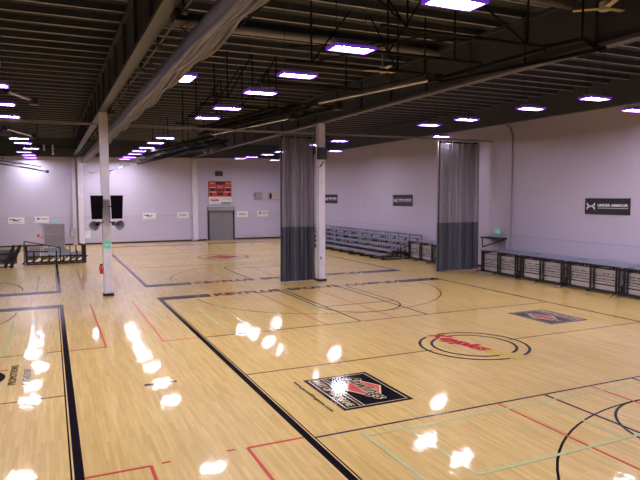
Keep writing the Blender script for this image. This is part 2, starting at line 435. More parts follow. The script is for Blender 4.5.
# dark rectangular floor logos
def floor_logo(x0, x1, y0, y1, flip=False):
    base = stripe('floor_logo', M['line_black'], x0, x1, y0, y1, 5)
    base['label'] = 'black rectangle floor logo with red diamond'
    def part(name, o): 
        o.parent = base; o.location = (0, 0, 0); return o
    mx, my = (x0+x1)/2, (y0+y1)/2
    s = -1 if flip else 1
    def X(u): return mx+s*u
    def Y(u): return my+s*u
    hw, hh = (x1-x0)/2, (y1-y0)/2
    z = 0.0105
    b = MB()
    for t, w in ((0.09, 0.025),):
        b.box(x0+t, x1-t, y0+t, y0+t+w, 0.006, z); b.box(x0+t, x1-t, y1-t-w, y1-t, 0.006, z)
        b.box(x0+t, x0+t+w, y0+t, y1-t, 0.006, z); b.box(x1-t-w, x1-t, y0+t, y1-t, 0.006, z)
    for u in (-hw+0.46, -hw+0.55):
        a = X(u); b.box(min(a, a+s*0.025), max(a, a+s*0.025), y0+0.1, y1-0.1, 0.006, z)
    part('border_lines', b.build('border_lines', M['logo_cream']))
    c = 0.24
    part('diamond', MB().poly([(X(c-0.50), Y(0.05)), (X(c-0.02), Y(-0.86)), (X(c+0.46), Y(0.0)), (X(c+0.02), Y(0.86))], 0.006, 0.0100).build('diamond', M['logo_cream']))
    part('diamond_fill', MB().poly([(X(c-0.44), Y(0.05)), (X(c-0.02), Y(-0.76)), (X(c+0.40), Y(0.0)), (X(c+0.02), Y(0.76))], 0.006, 0.0112).build('diamond_fill', M['logo_pink']))
    rz = -PI/2 + (PI if flip else 0)
    part('script_outline', text_obj('script_outline', 'Rawlings', 0.6, M['logo_cream'], (X(c), Y(0.0), 0.0135), (0, 0, rz), None, width=1.72, height=0.50, shear=0.3, bold=0.035))
    part('script', text_obj('script', 'Rawlings', 0.6, M['line_black'], (X(c), Y(0.0), 0.0165), (0, 0, rz), None, width=1.66, height=0.46, shear=0.3, bold=0.004))
    part('slogan', text_obj('slogan', 'PART OF THE GAME', 0.3, M['logo_cream'], (X(-hw+0.275), Y(0), 0.012), (0, 0, rz), None, width=1.95, height=0.20, bold=0.008))
    return base
floor_logo(5.69, 7.48, 11.23, 13.54)
floor_logo(16.40, 18.22, 15.76, 18.0, True)
text_obj('web_address', 'www.partofthegame.com', 0.2, M['line_black'], (5.44, 12.42, 0.008), FLAT_R, floor, width=2.25, height=0.13)
# left court lettering and ring
arc('logo_ring', M['line_black'], -2.13, 17.1, 0.84, 0, 2*PI, 0.17, 4)
text_obj('promotions_lettering', 'PROMOTIONS', 0.3, M['line_black'], (-1.02, 17.22, 0.010), FLAT_L, floor, width=1.85, height=0.18, bold=0.0)
text_obj('signs_lettering', '& SIGNS', 0.3, M['line_black'], (-0.70, 16.9, 0.010), FLAT_L, floor, width=1.45, height=0.18, bold=0.0)
arc('red_mark', M['logo_red'], -1.27, 17.75, 0.07, 0, PI, 0.05, 4)
# rear court centre logo
arc('rear_centre_ring', M['line_black'], 12.0, 44.3, 1.9, 0, 2*PI, 0.13, 4)
MB().poly([(10.6, 44.3), (12.0, 43.0), (13.4, 44.3), (12.0, 45.6)], 0, 0.008).build('rear_logo_diamond', M['logo_pink'], floor)
text_obj('rear_logo_script', 'Keyplus', 0.6, M['logo_red'], (12.0, 44.3, 0.012), FLAT_R, floor, width=2.6, height=0.6, shear=0.3)

# ------------------------------------------------------------------ ceiling lights
LW, LD, LZ = 1.10, 0.56, 8.22
LSC = (8.22-4.69)/(8.5-4.69)
def ceiling_light():
    g = thing('ceiling_light', '', 'light', (0, 0, LZ))
    h = MB()
    h.box(-LW/2, LW/2, -LD/2, LD/2, LZ+0.035, LZ+0.05)
    h.poly([(-LW/2+0.12, -LD/2+0.12), (LW/2-0.12, -LD/2+0.12), (LW/2-0.12, LD/2-0.12), (-LW/2+0.12, LD/2-0.12)], LZ+0.05, LZ+0.14)
    h.build('housing', M['housing'], g)
    MB().box(-LW/2+0.06, LW/2-0.06, -LD/2+0.06, LD/2-0.06, LZ, LZ+0.03).build('diffuser', M['tube'], g)
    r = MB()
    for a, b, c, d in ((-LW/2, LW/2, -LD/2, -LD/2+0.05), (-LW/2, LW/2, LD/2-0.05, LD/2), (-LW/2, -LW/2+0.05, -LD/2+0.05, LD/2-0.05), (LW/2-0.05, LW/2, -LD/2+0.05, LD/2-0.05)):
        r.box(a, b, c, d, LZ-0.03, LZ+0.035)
    r.build('halo_rim', M['halo_violet'], g)  # rim added to carry the painted purple halo
    for q in (-1, 1):
        MB().path([(q*0.4, 0, LZ+0.14), (q*0.4, 0, ZC)], 0.008, 6).build('hanger', M['dark'], g)
    return g
rows = [
 ('left ceiling row beyond the left girder', [(-1.75, 19.5), (-1.75, 23.4), (-1.75, 28.0), (-1.75, 32.2), (-1.7, 44.1), (-1.6, 47.7), (-1.2, 52.9), (-1.85, 57.3), (-1.62, 61.3), (-1.57, 65.2)]),
 ('middle ceiling row between the two girders', [(7.45, 9.85), (7.3, 14.0), (7.3, 17.7), (7.25, 21.2), (7.2, 25.5), (7.2, 29.05), (7.1, 40.1), (7.1, 44.1), (7.15, 48.8), (7.05, 52.5), (7.2, 56.3), (7.22, 60.9), (7.22, 64.3)]),
 ('right ceiling row right of the middle girder', [(19.9, 17.2), (19.55, 20.3), (19.35, 24.5), (18.96, 27.2), (18.65, 37.6), (18.5, 41.2), (18.6, 48.9), (18.6, 52.5), (18.3, 56.4), (17.9, 58.9)]),
 ('ceiling row close to the right wall', [(24.3, 18.8), (23.4, 32.2), (22.5, 46.2), (22.2, 60.2)]),
 ('short ceiling row beside the rolled curtain', [(4.12, 19.6), (3.75, 63.0)]),
]
rows += [  # fixtures added out of view, continuing the rows to brighten the floor
 ('added unseen right ceiling row that brightens the floor', [(19.5, 13.5), (19.4, 9.7), (19.3, 5.9)]),
 ('added unseen middle ceiling row that brightens the floor', [(7.35, 5.9), (7.35, 2.1)]),
 ('added unseen left ceiling row that brightens the floor', [(-1.75, 15.7), (-1.75, 11.9), (-1.75, 8.0)])]
proto = ceiling_light(); first = True
for rname, pts in rows:
    for i, (x, y) in enumerate(pts):
        o = proto if first else copy_tree(proto); first = False
        o.location = (x*LSC, y*LSC, LZ)
        o.rotation_euler = (0, 0, PI/2 if rname.startswith('short') else 0)
        tag(o, '%s bright panel light in the %s' % (ORD[i], rname), 'light', 'ceiling panel lights')

# ------------------------------------------------------------------ rolled divider curtain along the left girder
def wavy_roll(name, label):
    g = thing('rolled_curtain', label, 'curtain', (3.0, 30, 7.6))
    def sweep(y0, y1, n, prof, nm, m):
        mb = MB(); prev = None; k = 14
        for i in range(n+1):
            yy = y0+(y1-y0)*i/n
            cur = []
            for j in range(k):
                t = 2*PI*j/k; cxx, czz, rx, rz = prof(yy)
                wob = 1+0.07*math.sin(5*t+yy*1.7)+0.05*math.sin(9*t-yy*2.3)
                cur.append(mb.bm.verts.new((cxx+rx*wob*math.cos(t), yy, czz+rz*wob*math.sin(t))))
            if prev:
                for j in range(k): mb.bm.faces.new((prev[j], prev[(j+1)%k], cur[(j+1)%k], cur[j]))
            else: mb.bm.faces.new(cur)
            prev = cur
        mb.bm.faces.new(prev)
        return mb.build(nm, m, g, smooth=True)
    sweep(2.0, 59.5, 120, lambda q: (2.90, 7.97, 0.15, 0.20), 'vinyl_roll', M['roll'])
    # loose folds of mesh lying along the right side, sagging between the straps
    for k in range(11):
        dx = -0.12+0.045*k; dz = (-0.10 if k % 2 else -0.15)+0.012*k; r = 0.036
        sweep(2.0, 59.5, 160, lambda q, dx=dx, dz=dz, r=r, k=k: (2.93+dx+0.03*math.sin(q*0.8+k), 7.96+dz-(0.03+0.012*k)*abs(math.sin(q*PI/4.0+k*0.12)), r, r*1.7), 'mesh_fold', M['roll2'] if k > 6 else M['roll'])
    st = 0
    for i in range(14):
        yy = 5.2+4*i
        MB().bar((2.93, yy, 8.15), (2.93, yy, 8.55) if False else (2.45, yy, 8.6), 0.03).build('strap', M['dark'], g)
    return g
wavy_roll('rolled_curtain', 'long grey divider curtain rolled up along the left girder')
ws = thing('curtain_winch_shaft', 'bright winch shaft with black pulleys running beside the left girder', 'winch', (2.6, 30, 8.3))
MB().tube((2.55, 3, 8.36), (2.55, 60.5, 8.36), 0.025, 8).build('shaft', M['girder_light'], ws)
for i in range(18):
    yy = 6.0+3.0*i
    p = MB().tube((2.50, yy, 8.36), (2.60, yy, 8.36), 0.11, 12).build('pulley', M['black'], ws)
    MB().box(2.53, 2.57, yy+0.12, yy+0.16, 8.34, 8.58).build('bracket', M['pipe'], ws)
    if i % 5 == 2: MB().box(2.42, 2.68, yy+0.3, yy+0.75, 8.22, 8.48).build('motor', M['black'], ws, bevel=0.03)

# ------------------------------------------------------------------ divider curtain track and the two hanging stacks
tag(MB().box(-24, 2.15, 29.62, 29.70, 7.98, 8.08).build('curtain_track', M['beam']), 'pale curtain rail crossing the left bay below the roof', 'rail', 'curtain rails')
tag(MB().box(3.5, 13.22, 29.62, 29.70, 7.98, 8.08).build('curtain_track', M['beam']), 'pale curtain rail between the two columns', 'rail', 'curtain rails')
tag(MB().box(13.68, 25.5, 29.62, 29.70, 8.0, 8.10).build('curtain_track', M['beam']), 'pale curtain rail right of the middle column', 'rail', 'curtain rails')

def hanging_curtain(x0, x1, y, ztop, label, folds):
    c = thing('divider_curtain', label, 'curtain', ((x0+x1)/2, y, 0.05), 'bunched divider curtains')
    def sheet(z0, z1, nm, m, flare):
        mb = MB(); n = folds*12; rows_ = 8; g = []
        for r in range(rows_+1):
            z = z0+(z1-z0)*r/rows_; line = []
            for i in range(n+1):
                u = i/n; ph = u*folds*2*PI
                wide = 1+flare*(ztop-z)/ztop
                amp = 0.15+0.05*math.sin(u*11.0)
                xx = (x0+x1)/2+((x0-(x0+x1)/2)+u*(x1-x0))*wide+0.03*math.sin(ph*2+1)
                yy = y+amp*math.sin(ph)+0.06*math.sin(ph*0.37+2)+0.015*math.sin(z*2+u*20)
                line.append(mb.bm.verts.new((xx, yy, z)))
            g.append(line)
        for r in range(rows_):
            for i in range(n): mb.bm.faces.new((g[r][i], g[r][i+1], g[r+1][i+1], g[r+1][i]))
        return mb.build(nm, m, c, smooth=True)
    sheet(3.0, ztop, 'mesh_panel', M['mesh'], 0.03)
    sheet(0.05, 3.0, 'vinyl_panel', M['vinyl'], 0.03)
    e = MB(); e.tube((x0-0.03, y-0.05, 0.05), (x0, y-0.05, ztop), 0.035, 8); e.build('edge_hem', M['dark'], c)
    e = MB(); e.tube((x1+0.05, y-0.05, 0.05), (x1, y-0.05, ztop), 0.035, 8); e.build('edge_hem', M['dark'], c)
    MB().box(x0, x1, y-0.08, y+0.02, ztop-0.08, ztop).build('header_strap', M['dark'], c)
    for k in range(folds):
        xx = x0+(k+0.5)*(x1-x0)/folds
        MB().tube((xx, y, ztop), (xx, y, 7.97), 0.018, 6).build('carrier', M['dark'], c)
hanging_curtain(11.25, 13.1, 29.66, 7.82, 'tall grey two-tone divider curtain gathered beside the middle column', 9)
hanging_curtain(21.42, 24.35, 29.66, 7.9, 'tall grey two-tone divider curtain gathered near the right wall', 12)

# ------------------------------------------------------------------ things on the columns
def speaker(xa, xb, label, s):
    y0 = 28.55
    o = thing('loudspeaker', label, 'speaker', ((xa+xb)/2, y0, 3.62), 'column loudspeakers')
    mb = MB(); w = (xb-xa)/2; xm = (xa+xb)/2
    lo = [(xm-w*0.86, y0+0.12), (xm+w*0.86, y0+0.12), (xm+w*0.5, y0+0.58), (xm-w*0.5, y0+0.58)]
    hi = [(xm-w, y0), (xm+w, y0), (xm+w*0.6, y0+0.58), (xm-w*0.6, y0+0.58)]
    A = [mb.bm.verts.new((x, y, 3.64)) for x, y in lo]; B = [mb.bm.verts.new((x, y, 4.72)) for x, y in hi]
    for i in range(4): mb.bm.faces.new((A[i], A[(i+1)%4], B[(i+1)%4], B[i]))
    mb.bm.faces.new(A[::-1]); mb.bm.faces.new(B)
    mb.build('cabinet', M['cloth'], o, bevel=0.02)
    MB().box(xm-w*0.8, xm+w*0.8, y0+0.03, y0+0.06, 3.74, 4.64, rot=(0.10, 0, 0)).build('grille', M['cloth'], o)
    MB().bar((xm, y0+0.57, 4.2), (2.38+s*0.12, 29.22, 4.2), 0.05).build('mount_arm', M['dark'], o)
speaker(1.66, 2.22, 'black loudspeaker on the left side of the left column', -1)
speaker(2.52, 3.08, 'black loudspeaker on the right side of the left column', 1)
def horn(xc, label, s):
    o = thing('horn_speaker', label, 'horn speaker', (xc, 28.9, 3.35), 'column horn speakers')
    a = Vector((xc, 28.75, 3.36)); d = Vector((s*0.45, -1, -0.15)).normalized()
    MB().tube(a-d*0.25, a+d*0.15, 0.07, 16, 0.23, cap=False).build('flare', M['grey'], o, smooth=True)
    MB().tube(a-d*0.42, a-d*0.25, 0.10, 12).build('driver', M['dark'], o)
    MB().bar(a-d*0.35, (2.38+s*0.13, 29.22, 3.5), 0.04).build('bracket', M['dark'], o)
horn(1.85, 'grey horn speaker under the left black loudspeaker', -1)
horn(2.85, 'grey horn speaker under the right black loudspeaker', 1)
g = thing('column_notice', 'small green notice on the left column', 'sign', (2.38, 29.20, 2.2))
MB().box(2.22, 2.54, 29.19, 29.205, 2.25, 2.62).build('panel', M['green_sign'], g)
MB().box(2.27, 2.49, 29.185, 29.19, 2.40, 2.46).build('lettering_bar', M['white'], g)
fe = thing('fire_extinguisher', 'red fire extinguisher hung on the left column', 'fire extinguisher', (2.10, 29.3, 1.05))
MB().tube((2.10, 29.3, 1.06), (2.10, 29.3, 1.40), 0.075, 14).tube((2.10, 29.3, 1.40), (2.10, 29.3, 1.46), 0.075, 14, 0.03).build('cylinder', M['red'], fe, smooth=True)
MB().box(2.05, 2.15, 29.27, 29.33, 1.46, 1.53).build('valve', M['black'], fe)
MB().path([(2.05, 29.28, 1.50), (2.0, 29.25, 1.40), (2.02, 29.25, 1.2)], 0.012, 6).build('hose', M['black'], fe)
bx_ = thing('camera_box', 'black box high on the middle column', 'box', (13.4, 29.0, 6.6))
MB().box(13.13, 13.63, 28.95, 29.2, 6.62, 7.25).build('case', M['black'], bx_, bevel=0.02)
MB().bar((13.45, 29.2, 6.9), (13.45, 29.25, 6.9), 0.1).build('mount', M['dark'], bx_)
a = thing('handle_crank', 'small black crank under the box on the middle column', 'crank', (13.4, 29.2, 6.2))
MB().bar((13.30, 29.17, 6.2), (13.52, 29.17, 6.5), 0.05).bar((13.42, 29.17, 6.3), (13.42, 29.21, 6.3), 0.05).build('crank_arm', M['black'], a)
a = thing('outlet_box', 'small outlet box low on the middle column', 'outlet', (13.36, 29.2, 1.2))
MB().box(13.32, 13.42, 29.17, 29.21, 1.2, 1.36).build('cover', M['grey'], a)

# ------------------------------------------------------------------ far wall
YW = YF
d2 = struct(MB().box(15.2, 17.85, YW-0.06, YW, 0, 3.45).build('door_2', M['door_grey']), 'grey rolling shutter door under the scoreboard')
s = MB()
for k in range(22): s.box(15.22, 17.83, YW-0.075, YW-0.06, 0.03+0.145*k, 0.15+0.145*k)
s.build('shutter_slats', M['door_grey'], d2)
MB().box(15.08, 15.24, YW-0.16, YW-0.0, 0, 3.4).build('guide_rail', M['dark'], d2)
MB().box(17.81, 17.97, YW-0.16, YW-0.0, 0, 3.4).build('guide_rail', M['dark'], d2)
MB().box(15.05, 18.0, YW-0.42, YW-0.0, 3.1, 3.56).build('shutter_hood', M['grey'], d2, bevel=0.06)
d1 = struct(MB().box(-0.5, 1.1, YW-0.06, YW, 0, 1.95).build('door_1', M['door_grey']), 'grey double door in the far left wall')
MB().box(-0.62, -0.5, YW-0.09, YW, 0, 2.05).build('door_frame', M['grey'], d1)
MB().box(1.1, 1.22, YW-0.09, YW, 0, 2.05).build('door_frame', M['grey'], d1)
MB().box(-0.62, 1.22, YW-0.09, YW, 1.95, 2.07).build('door_frame', M['grey'], d1)
MB().box(-0.4, 1.0, YW-0.10, YW-0.06, 0.98, 1.06).build('push_bar', M['chrome'], d1)

sb = thing('scoreboard', 'red scoreboard with white advert panel above the grey shutter door', 'scoreboard', (16.42, YW, 3.8))
MB().box(15.2, 17.65, YW-0.2, YW-0.0, 4.6, 6.22).build('red_panel', M['red'], sb, bevel=0.02)
MB().box(15.2, 17.65, YW-0.2, YW-0.0, 3.82, 4.59).build('advert_panel', M['white'], sb)
for (x0, x1, z0, z1) in ((15.95, 16.95, 5.85, 6.15), (15.32, 15.9, 5.15, 5.48), (17.0, 17.55, 5.15, 5.48), (16.28, 16.55, 5.15, 5.42), (15.32, 15.6, 4.72, 4.98), (17.25, 17.53, 4.72, 4.98), (16.1, 16.75, 4.72, 5.0), (16.0, 16.18, 5.15, 5.42), (16.65, 16.85, 5.15, 5.42)):
    MB().box(x0, x1, YW-0.215, YW-0.2, z0, z1).build('display_window', M['black'], sb)
for (x, z, t, w) in ((15.58, 5.98, 'HOME', 0.5), (17.3, 5.98, 'GUEST', 0.55), (16.42, 5.6, 'PERIOD', 0.5)):
    text_obj('lettering', t, 0.2, M['white'], (x, YW-0.21, z), ON_FAR, sb, width=w, height=0.10)
for (x0, x1, z) in ((15.3, 15.95, 5.53), (16.95, 17.55, 5.53), (15.3, 16.0, 5.06), (16.85, 17.55, 5.06)):
    MB().box(x0, x1, YW-0.208, YW-0.2, z, z+0.05).build('white_rule', M['white'], sb)
text_obj('advert_script', 'Keyplus', 0.4, M['logo_red'], (15.82, YW-0.215, 4.22), ON_FAR, sb, width=0.95, height=0.3, shear=0.3, bold=0.02)
text_obj('advert_lettering', 'GO TEAM', 0.3, M['sign_grey'], (17.05, YW-0.215, 4.34), ON_FAR, sb, width=0.8, height=0.14)
MB().box(16.5, 17.6, YW-0.212, YW-0.2, 3.86, 4.0).build('green_stripe', mat('stripe_green', (0.05, 0.22, 0.10), 0.5), sb)

def wall_box(name, label, cat, x0, x1, z0, z1, dep, m, extra=None):
    t = thing(name, label, cat, ((x0+x1)/2, YW, z0))
    MB().box(x0, x1, YW-dep, YW-0.012, z0, z1).build('case', m, t, bevel=0.02)
    MB().box(x0+0.1, x1-0.1, YW-0.011, YW-0.003, z0+0.1, z1-0.1).build('wall_mount', M['dark'], t)
    if extra: extra(t)
    return t
def sp_front(t): MB().box(16.0, 16.3, YW-0.33, YW-0.30, 6.82, 7.2).build('grille', M['dark'], t); MB().box(16.36, 16.66, YW-0.33, YW-0.30, 6.82, 7.2).build('grille', M['dark'], t)
wall_box('shot_clock', 'small black box on the wall above the scoreboard', 'box', 15.95, 16.72, 6.76, 7.26, 0.3, M['black'], sp_front)
def uh(t):
    for k in range(5): MB().box(20.33, 20.97, YW-0.29, YW-0.26, 4.42+0.13*k, 4.48+0.13*k).build('louvre', M['sign_grey'], t)
    MB().bar((20.25, YW-0.15, 4.75), (20.05, YW-0.04, 4.75), 0.08).build('bracket', M['dark'], t)
wall_box('unit_heater', 'grey louvred heater box on the far wall right of the scoreboard', 'heater', 20.25, 21.05, 4.32, 5.05, 0.26, M['grey'], uh)
def bg(t): MB().box(21.9, 22.15, YW-0.33, YW-0.3, 4.35, 4.95).build('side_grille', M['dark'], t)
wall_box('air_handler', 'beige air handler box on the far wall beside the curtain', 'air handler', 21.85, 23.1, 4.25, 5.08, 0.3, M['beige'], bg)
def cabfront(t): MB().box(1.72, 2.16, YW-0.68, YW-0.65, 0.85, 1.57).build('door', M['sign_grey'], t); MB().box(2.1, 2.14, YW-0.70, YW-0.68, 1.15, 1.25).build('latch', M['dark'], t)
t = thing('electric_cabinet', 'grey electric cabinet on the far wall beside the far column', 'cabinet', (1.95, YW-0.45, 0.75))
MB().box(1.66, 2.22, YW-0.65, YW-0.47, 0.78, 1.64).build('case', M['grey'], t, bevel=0.03); cabfront(t)
MB().box(1.98, 2.18, YW-0.469, YW-0.452, 0.9, 1.5).build('mount_rail', M['dark'], t)
t = thing('wall_notice', 'white notice sheet right of the far left column', 'notice', (3.28, YW, 0.6))
MB().box(3.03, 3.52, YW-0.02, YW, 0.62, 1.32).build('sheet', M['white'], t)
MB().box(3.22, 3.32, YW-0.025, YW-0.02, 1.1, 1.2).build('mark', M['sign_grey'], t)
t = thing('fire_alarm', 'small red fire alarm left of the grey double door', 'alarm', (-1.1, YW, 0.7))
MB().box(-1.18, -0.98, YW-0.06, YW-0.012, 0.86, 1.12).build('case', M['red'], t)
MB().box(-1.15, -1.01, YW-0.011, YW-0.002, 0.9, 1.08).build('mount_plate', M['grey'], t)
MB().box(-0.85, -0.72, YW-0.05, YW, 0.74, 0.88).build('pull_handle', M['logo_pink'], t)
t = thing('exit_light', 'small pale green exit light above the grey double door', 'exit sign', (0.3, YW, 2.2))
MB().box(0.12, 0.48, YW-0.08, YW, 2.12, 2.36).build('case', M['green_sign'], t)
t = thing('wall_lamp', 'small dark wall lamp high beside the far left column', 'lamp', (4.0, YW, 6.9))
MB().box(3.35, 4.3, YW-0.1, YW, 6.98, 7.03).build('arm', M['grey'], t)
MB().tube((3.75, YW, 6.95), (3.75, YW-0.15, 6.9), 0.06, 10).build('shade', M['grey'], t)

def wall_sign(x0, x1, z0, z1, label, style):
    t = thing('wall_sign', label, 'sign', ((x0+x1)/2, YW, z0), 'white sponsor signs')
    MB().box(x0, x1, YW-0.03, YW, z0, z1).build('board', M['white'], t)
    w = x1-x0; h = z1-z0; xm = (x0+x1)/2; zm = (z0+z1)/2
    if style == 'wave':
        mb = MB()
        for q, dz in ((-1, 0.13), (1, 0.0)):
            mb.bar((xm-0.32*w+0.1*w*q, YW-0.033, zm+dz*h*1.2), (xm+0.05*w+0.1*w*q, YW-0.033, zm+dz*h), 0.01, 0.14*h)
        mb.bar((xm-0.02*w, YW-0.034, zm-0.1*h), (xm+0.25*w, YW-0.034, zm+0.15*h), 0.01, 0.12*h)
        mb.build('logo', M['sign_navy'], t)
        MB().box(xm-0.35*w, xm+0.38*w, YW-0.034, YW-0.03, z0+0.16*h, z0+0.22*h).build('rule', M['sign_grey'], t)
    elif style == 'dot':
        MB().tube((x0+0.27*w, YW-0.036, zm+0.12*h), (x0+0.27*w, YW-0.03, zm+0.12*h), 0.17*h, 14).build('logo', M['sign_navy'], t)
        MB().box(x0+0.42*w, x0+0.9*w, YW-0.034, YW-0.03, zm+0.02*h, zm+0.2*h).build('text_rule', M['sign_grey'], t)
    else:
        MB().box(x0+0.2*w, x0+0.8*w, YW-0.034, YW-0.03, zm-0.12*h, zm+0.12*h).build('text_rule', M['sign_grey'], t)
wall_sign(-3.55, -2.2, 2.15, 2.75, 'white sign with navy wave logo, leftmost on the far wall', 'wave')
wall_sign(-1.35, -0.12, 2.2, 2.8, 'white sign with navy dot left of the grey double door', 'dot')
wall_sign(8.5, 9.75, 2.35, 2.98, 'white sign with navy wave logo right of the left column', 'wave')
wall_sign(11.9, 13.1, 2.38, 3.02, 'white sign with grey lettering left of the far column', 'grey')
wall_sign(18.25, 19.5, 2.38, 3.02, 'white sign with grey lettering just right of the shutter door', 'grey')
wall_sign(20.55, 21.8, 2.40, 3.04, 'white sign with navy emblem under the grey heater', 'dot')

# ------------------------------------------------------------------ right wall
XW = XR
def ua_banner(ya, yb, z0, z1, label):
    """ya = left end as seen (larger Y)"""
    t = thing('wall_banner', label, 'banner', (XW, (ya+yb)/2, z0), 'black sponsor banners')
    MB().box(XW-0.04, XW, yb, ya, z0, z1).build('board', M['banner'], t)
    w = ya-yb; zm = (z0+z1)/2; h = z1-z0
    yc = ya-0.14*w; x = XW-0.046
    def bow(zc, s, nm):
        mb = MB(); n = 10; prev = None
        for i in range(n+1):
            u = -1+2*i/n; yy = yc-u*0.095*w
            th = h*(0.075+0.085*abs(u)**3); zz = zc+s*(0.17*h*abs(u)**1.6-0.075*h)
            cur = [mb.bm.verts.new((x, yy, zz-th/2*1.2)), mb.bm.verts.new((x, yy, zz+th/2*1.2))]
            if prev: mb.bm.faces.new((prev[0], cur[0], cur[1], prev[1]))
            prev = cur
        mb.build(nm, M['white'], t)
    # two interlocking arcs
    bow(zm+0.06*h, 1, 'emblem_arc'); bow(zm-0.06*h, -1, 'emblem_arc')
    text_obj('lettering', 'UNDER ARMOUR', 0.2, M['white'], (x, ya-0.63*w, zm+0.07*h), ON_RIGHT, t, width=0.66*w, height=0.17*h, bold=0.006)
    MB().box(XW-0.046, XW-0.04, ya-0.96*w, ya-0.30*w, zm-0.13*h, zm-0.085*h).build('underline', M['sign_grey'], t)
ua_banner(22.42, 19.78, 3.68, 4.50, 'large black banner with white lettering on the near right wall')
ua_banner(41.5, 38.65, 3.82, 4.72, 'black banner with white lettering above the far bleachers')
ua_banner(54.6, 51.8, 3.90, 4.78, 'black banner with white lettering just right of the middle column')
t = thing('wall_conduit', 'thin dark conduit running up the right wall beside the curtain', 'pipe', (XW-0.05, 28.4, 0))
MB().path([(XW-0.05, 27.85, 0.14), (XW-0.05, 27.85, 8.3), (XW-0.05, 28.1, 8.75), (XW-0.05, 28.5, 8.98)], 0.045, 8).build('conduit', M['grey'], t)
t = thing('exit_sign', 'green exit sign on the right wall above the folded bleachers', 'exit sign', (XW, 29.0, 2.25))
MB().box(XW-0.10, XW, 28.85, 29.2, 2.26, 2.55).build('case', M['green_sign'], t)
text_obj('lettering', 'EXIT', 0.2, M['white'], (XW-0.105, 29.02, 2.41), ON_RIGHT, t, width=0.24, height=0.13)
t = thing('door_canopy', 'dark canopy shelf with sloping side below the green exit sign', 'canopy', (XW, 29.0, 1.3))
MB().box(XW-0.75, XW, 28.2, 29.8, 1.96, 2.06).build('shelf', M['dark'], t)
MB().bar((XW-0.05, 28.25, 1.98), (XW-0.65, 29.7, 1.40), 0.05, 0.09).bar((XW-0.65, 29.7, 1.40), (XW-0.65, 29.7, 1.98), 0.05).build('brace', mat('brown_paint', (0.12, 0.06, 0.06), 0.5), t)
MB().box(XW-0.06, XW, 28.3, 28.9, 0.2, 1.96).build('side_panel', M['grey'], t)
t = thing('wall_switch', 'small switch plate on the right wall between two banners', 'switch', (XW, 46.6, 4.2))
MB().box(XW-0.04, XW, 46.55, 46.85, 4.12, 4.26).build('plate', M['sign_grey'], t)
t = thing('wall_socket', 'small socket plate just below the switch between two banners', 'socket', (XW, 46.3, 3.7))
MB().box(XW-0.04, XW, 46.2, 46.5, 3.66, 3.8).build('plate', M['sign_grey'], t)

# ------------------------------------------------------------------ bleachers
def folded_bleacher(label, L, seed, group='folded portable bleachers'):
    """portable bleacher tipped up on its casters; local: length along Y 0..-L, open frame faces -X at x=0, planks behind"""
    t = thing('folded_bleacher', label, 'bleacher', (0, 0, 0), group)
    H = 1.34
    for k in range(4):
        z = 0.30+0.26*k
        MB().box(0.10, 0.14, -L+0.06, -0.06, z-0.10, z+0.11).build('seat_plank', M['alu'], t)
    for k in range(4):
        MB().box(0.30+0.36*k, 0.58+0.36*k, -L+0.05, -0.05, H-0.06+0.02*k, H-0.01+0.02*k).build('foot_plank', M['alu_blue'], t)
    n = 3
    for k in range(n):
        yy = -0.08-(L-0.16)*k/(n-1)
        for s in ((-0.10, 0.10) if 0 < k < n-1 else ((0, -0.16) if k == 0 else (0.16, 0))):
            f = MB()
            f.bar((0.03, yy+s, 0.10), (0.03, yy+s, H), 0.06)
            f.bar((0.03, yy+s, H-0.12), (1.6, yy+s, H-0.10), 0.04, 0.06)
            f.bar((1.58, yy+s, 0.05), (1.58, yy+s, H-0.05), 0.05)
            f.bar((0.03, yy+s, 0.14), (1.6, yy+s, 0.14), 0.05)
            f.bar((0.06, yy+s, 0.2), (1.5, yy+s, H-0.2), 0.04)
            for z in (0.45, 0.72, 0.98): f.bar((-0.03, yy+s-0.04, z), (0.10, yy+s+0.04, z+0.05), 0.05, 0.09)
            f.build('frame', M['dark'], t)
        leg = MB().bar((0.03, yy, 0.14), (-0.48, yy, 0.10), 0.05).build('outrigger', M['dark'], t)
        MB().tube((-0.50, yy-0.03, 0.07), (-0.50, yy+0.03, 0.07), 0.068, 12).build('caster', M['caster'], leg)
    r = MB()
    r.bar((0.0, -0.02, H+0.0), (0.0, -L+0.02, H+0.0), 0.06); r.bar((0.0, -0.02, 0.15), (0.0, -L+0.02, 0.15), 0.05, 0.10)
    r.bar((0.0, -0.02, H-0.14), (0.0, -L+0.02, H-0.14), 0.035)
    r.bar((0.0, -0.05, 0.60), (0.0, -L+0.05, 0.60), 0.03); r.bar((0.0, -0.05, 0.86), (0.0, -L+0.05, 0.86), 0.03)
    r.build('rail', M['dark'], t)
    return t
labs = ['folded grey bleacher on casters farthest along the right wall, beside the curtain', 'second folded grey bleacher from the curtain along the right wall',
        'third folded grey bleacher from the curtain along the right wall', 'folded grey bleacher cut off by the right edge of the photo']
base_b = folded_bleacher(labs[0], 3.14, 1)
for i, yy in enumerate((28.36, 25.08, 21.85, 18.60)):
    o = base_b if i == 0 else copy_tree(base_b)
    o.location = (23.62, yy, 0); o['label'] = labs[i]
o = copy_tree(base_b); o.location = (23.75, 36.55, 0); o['label'] = 'folded grey bleacher just left of the right divider curtain'
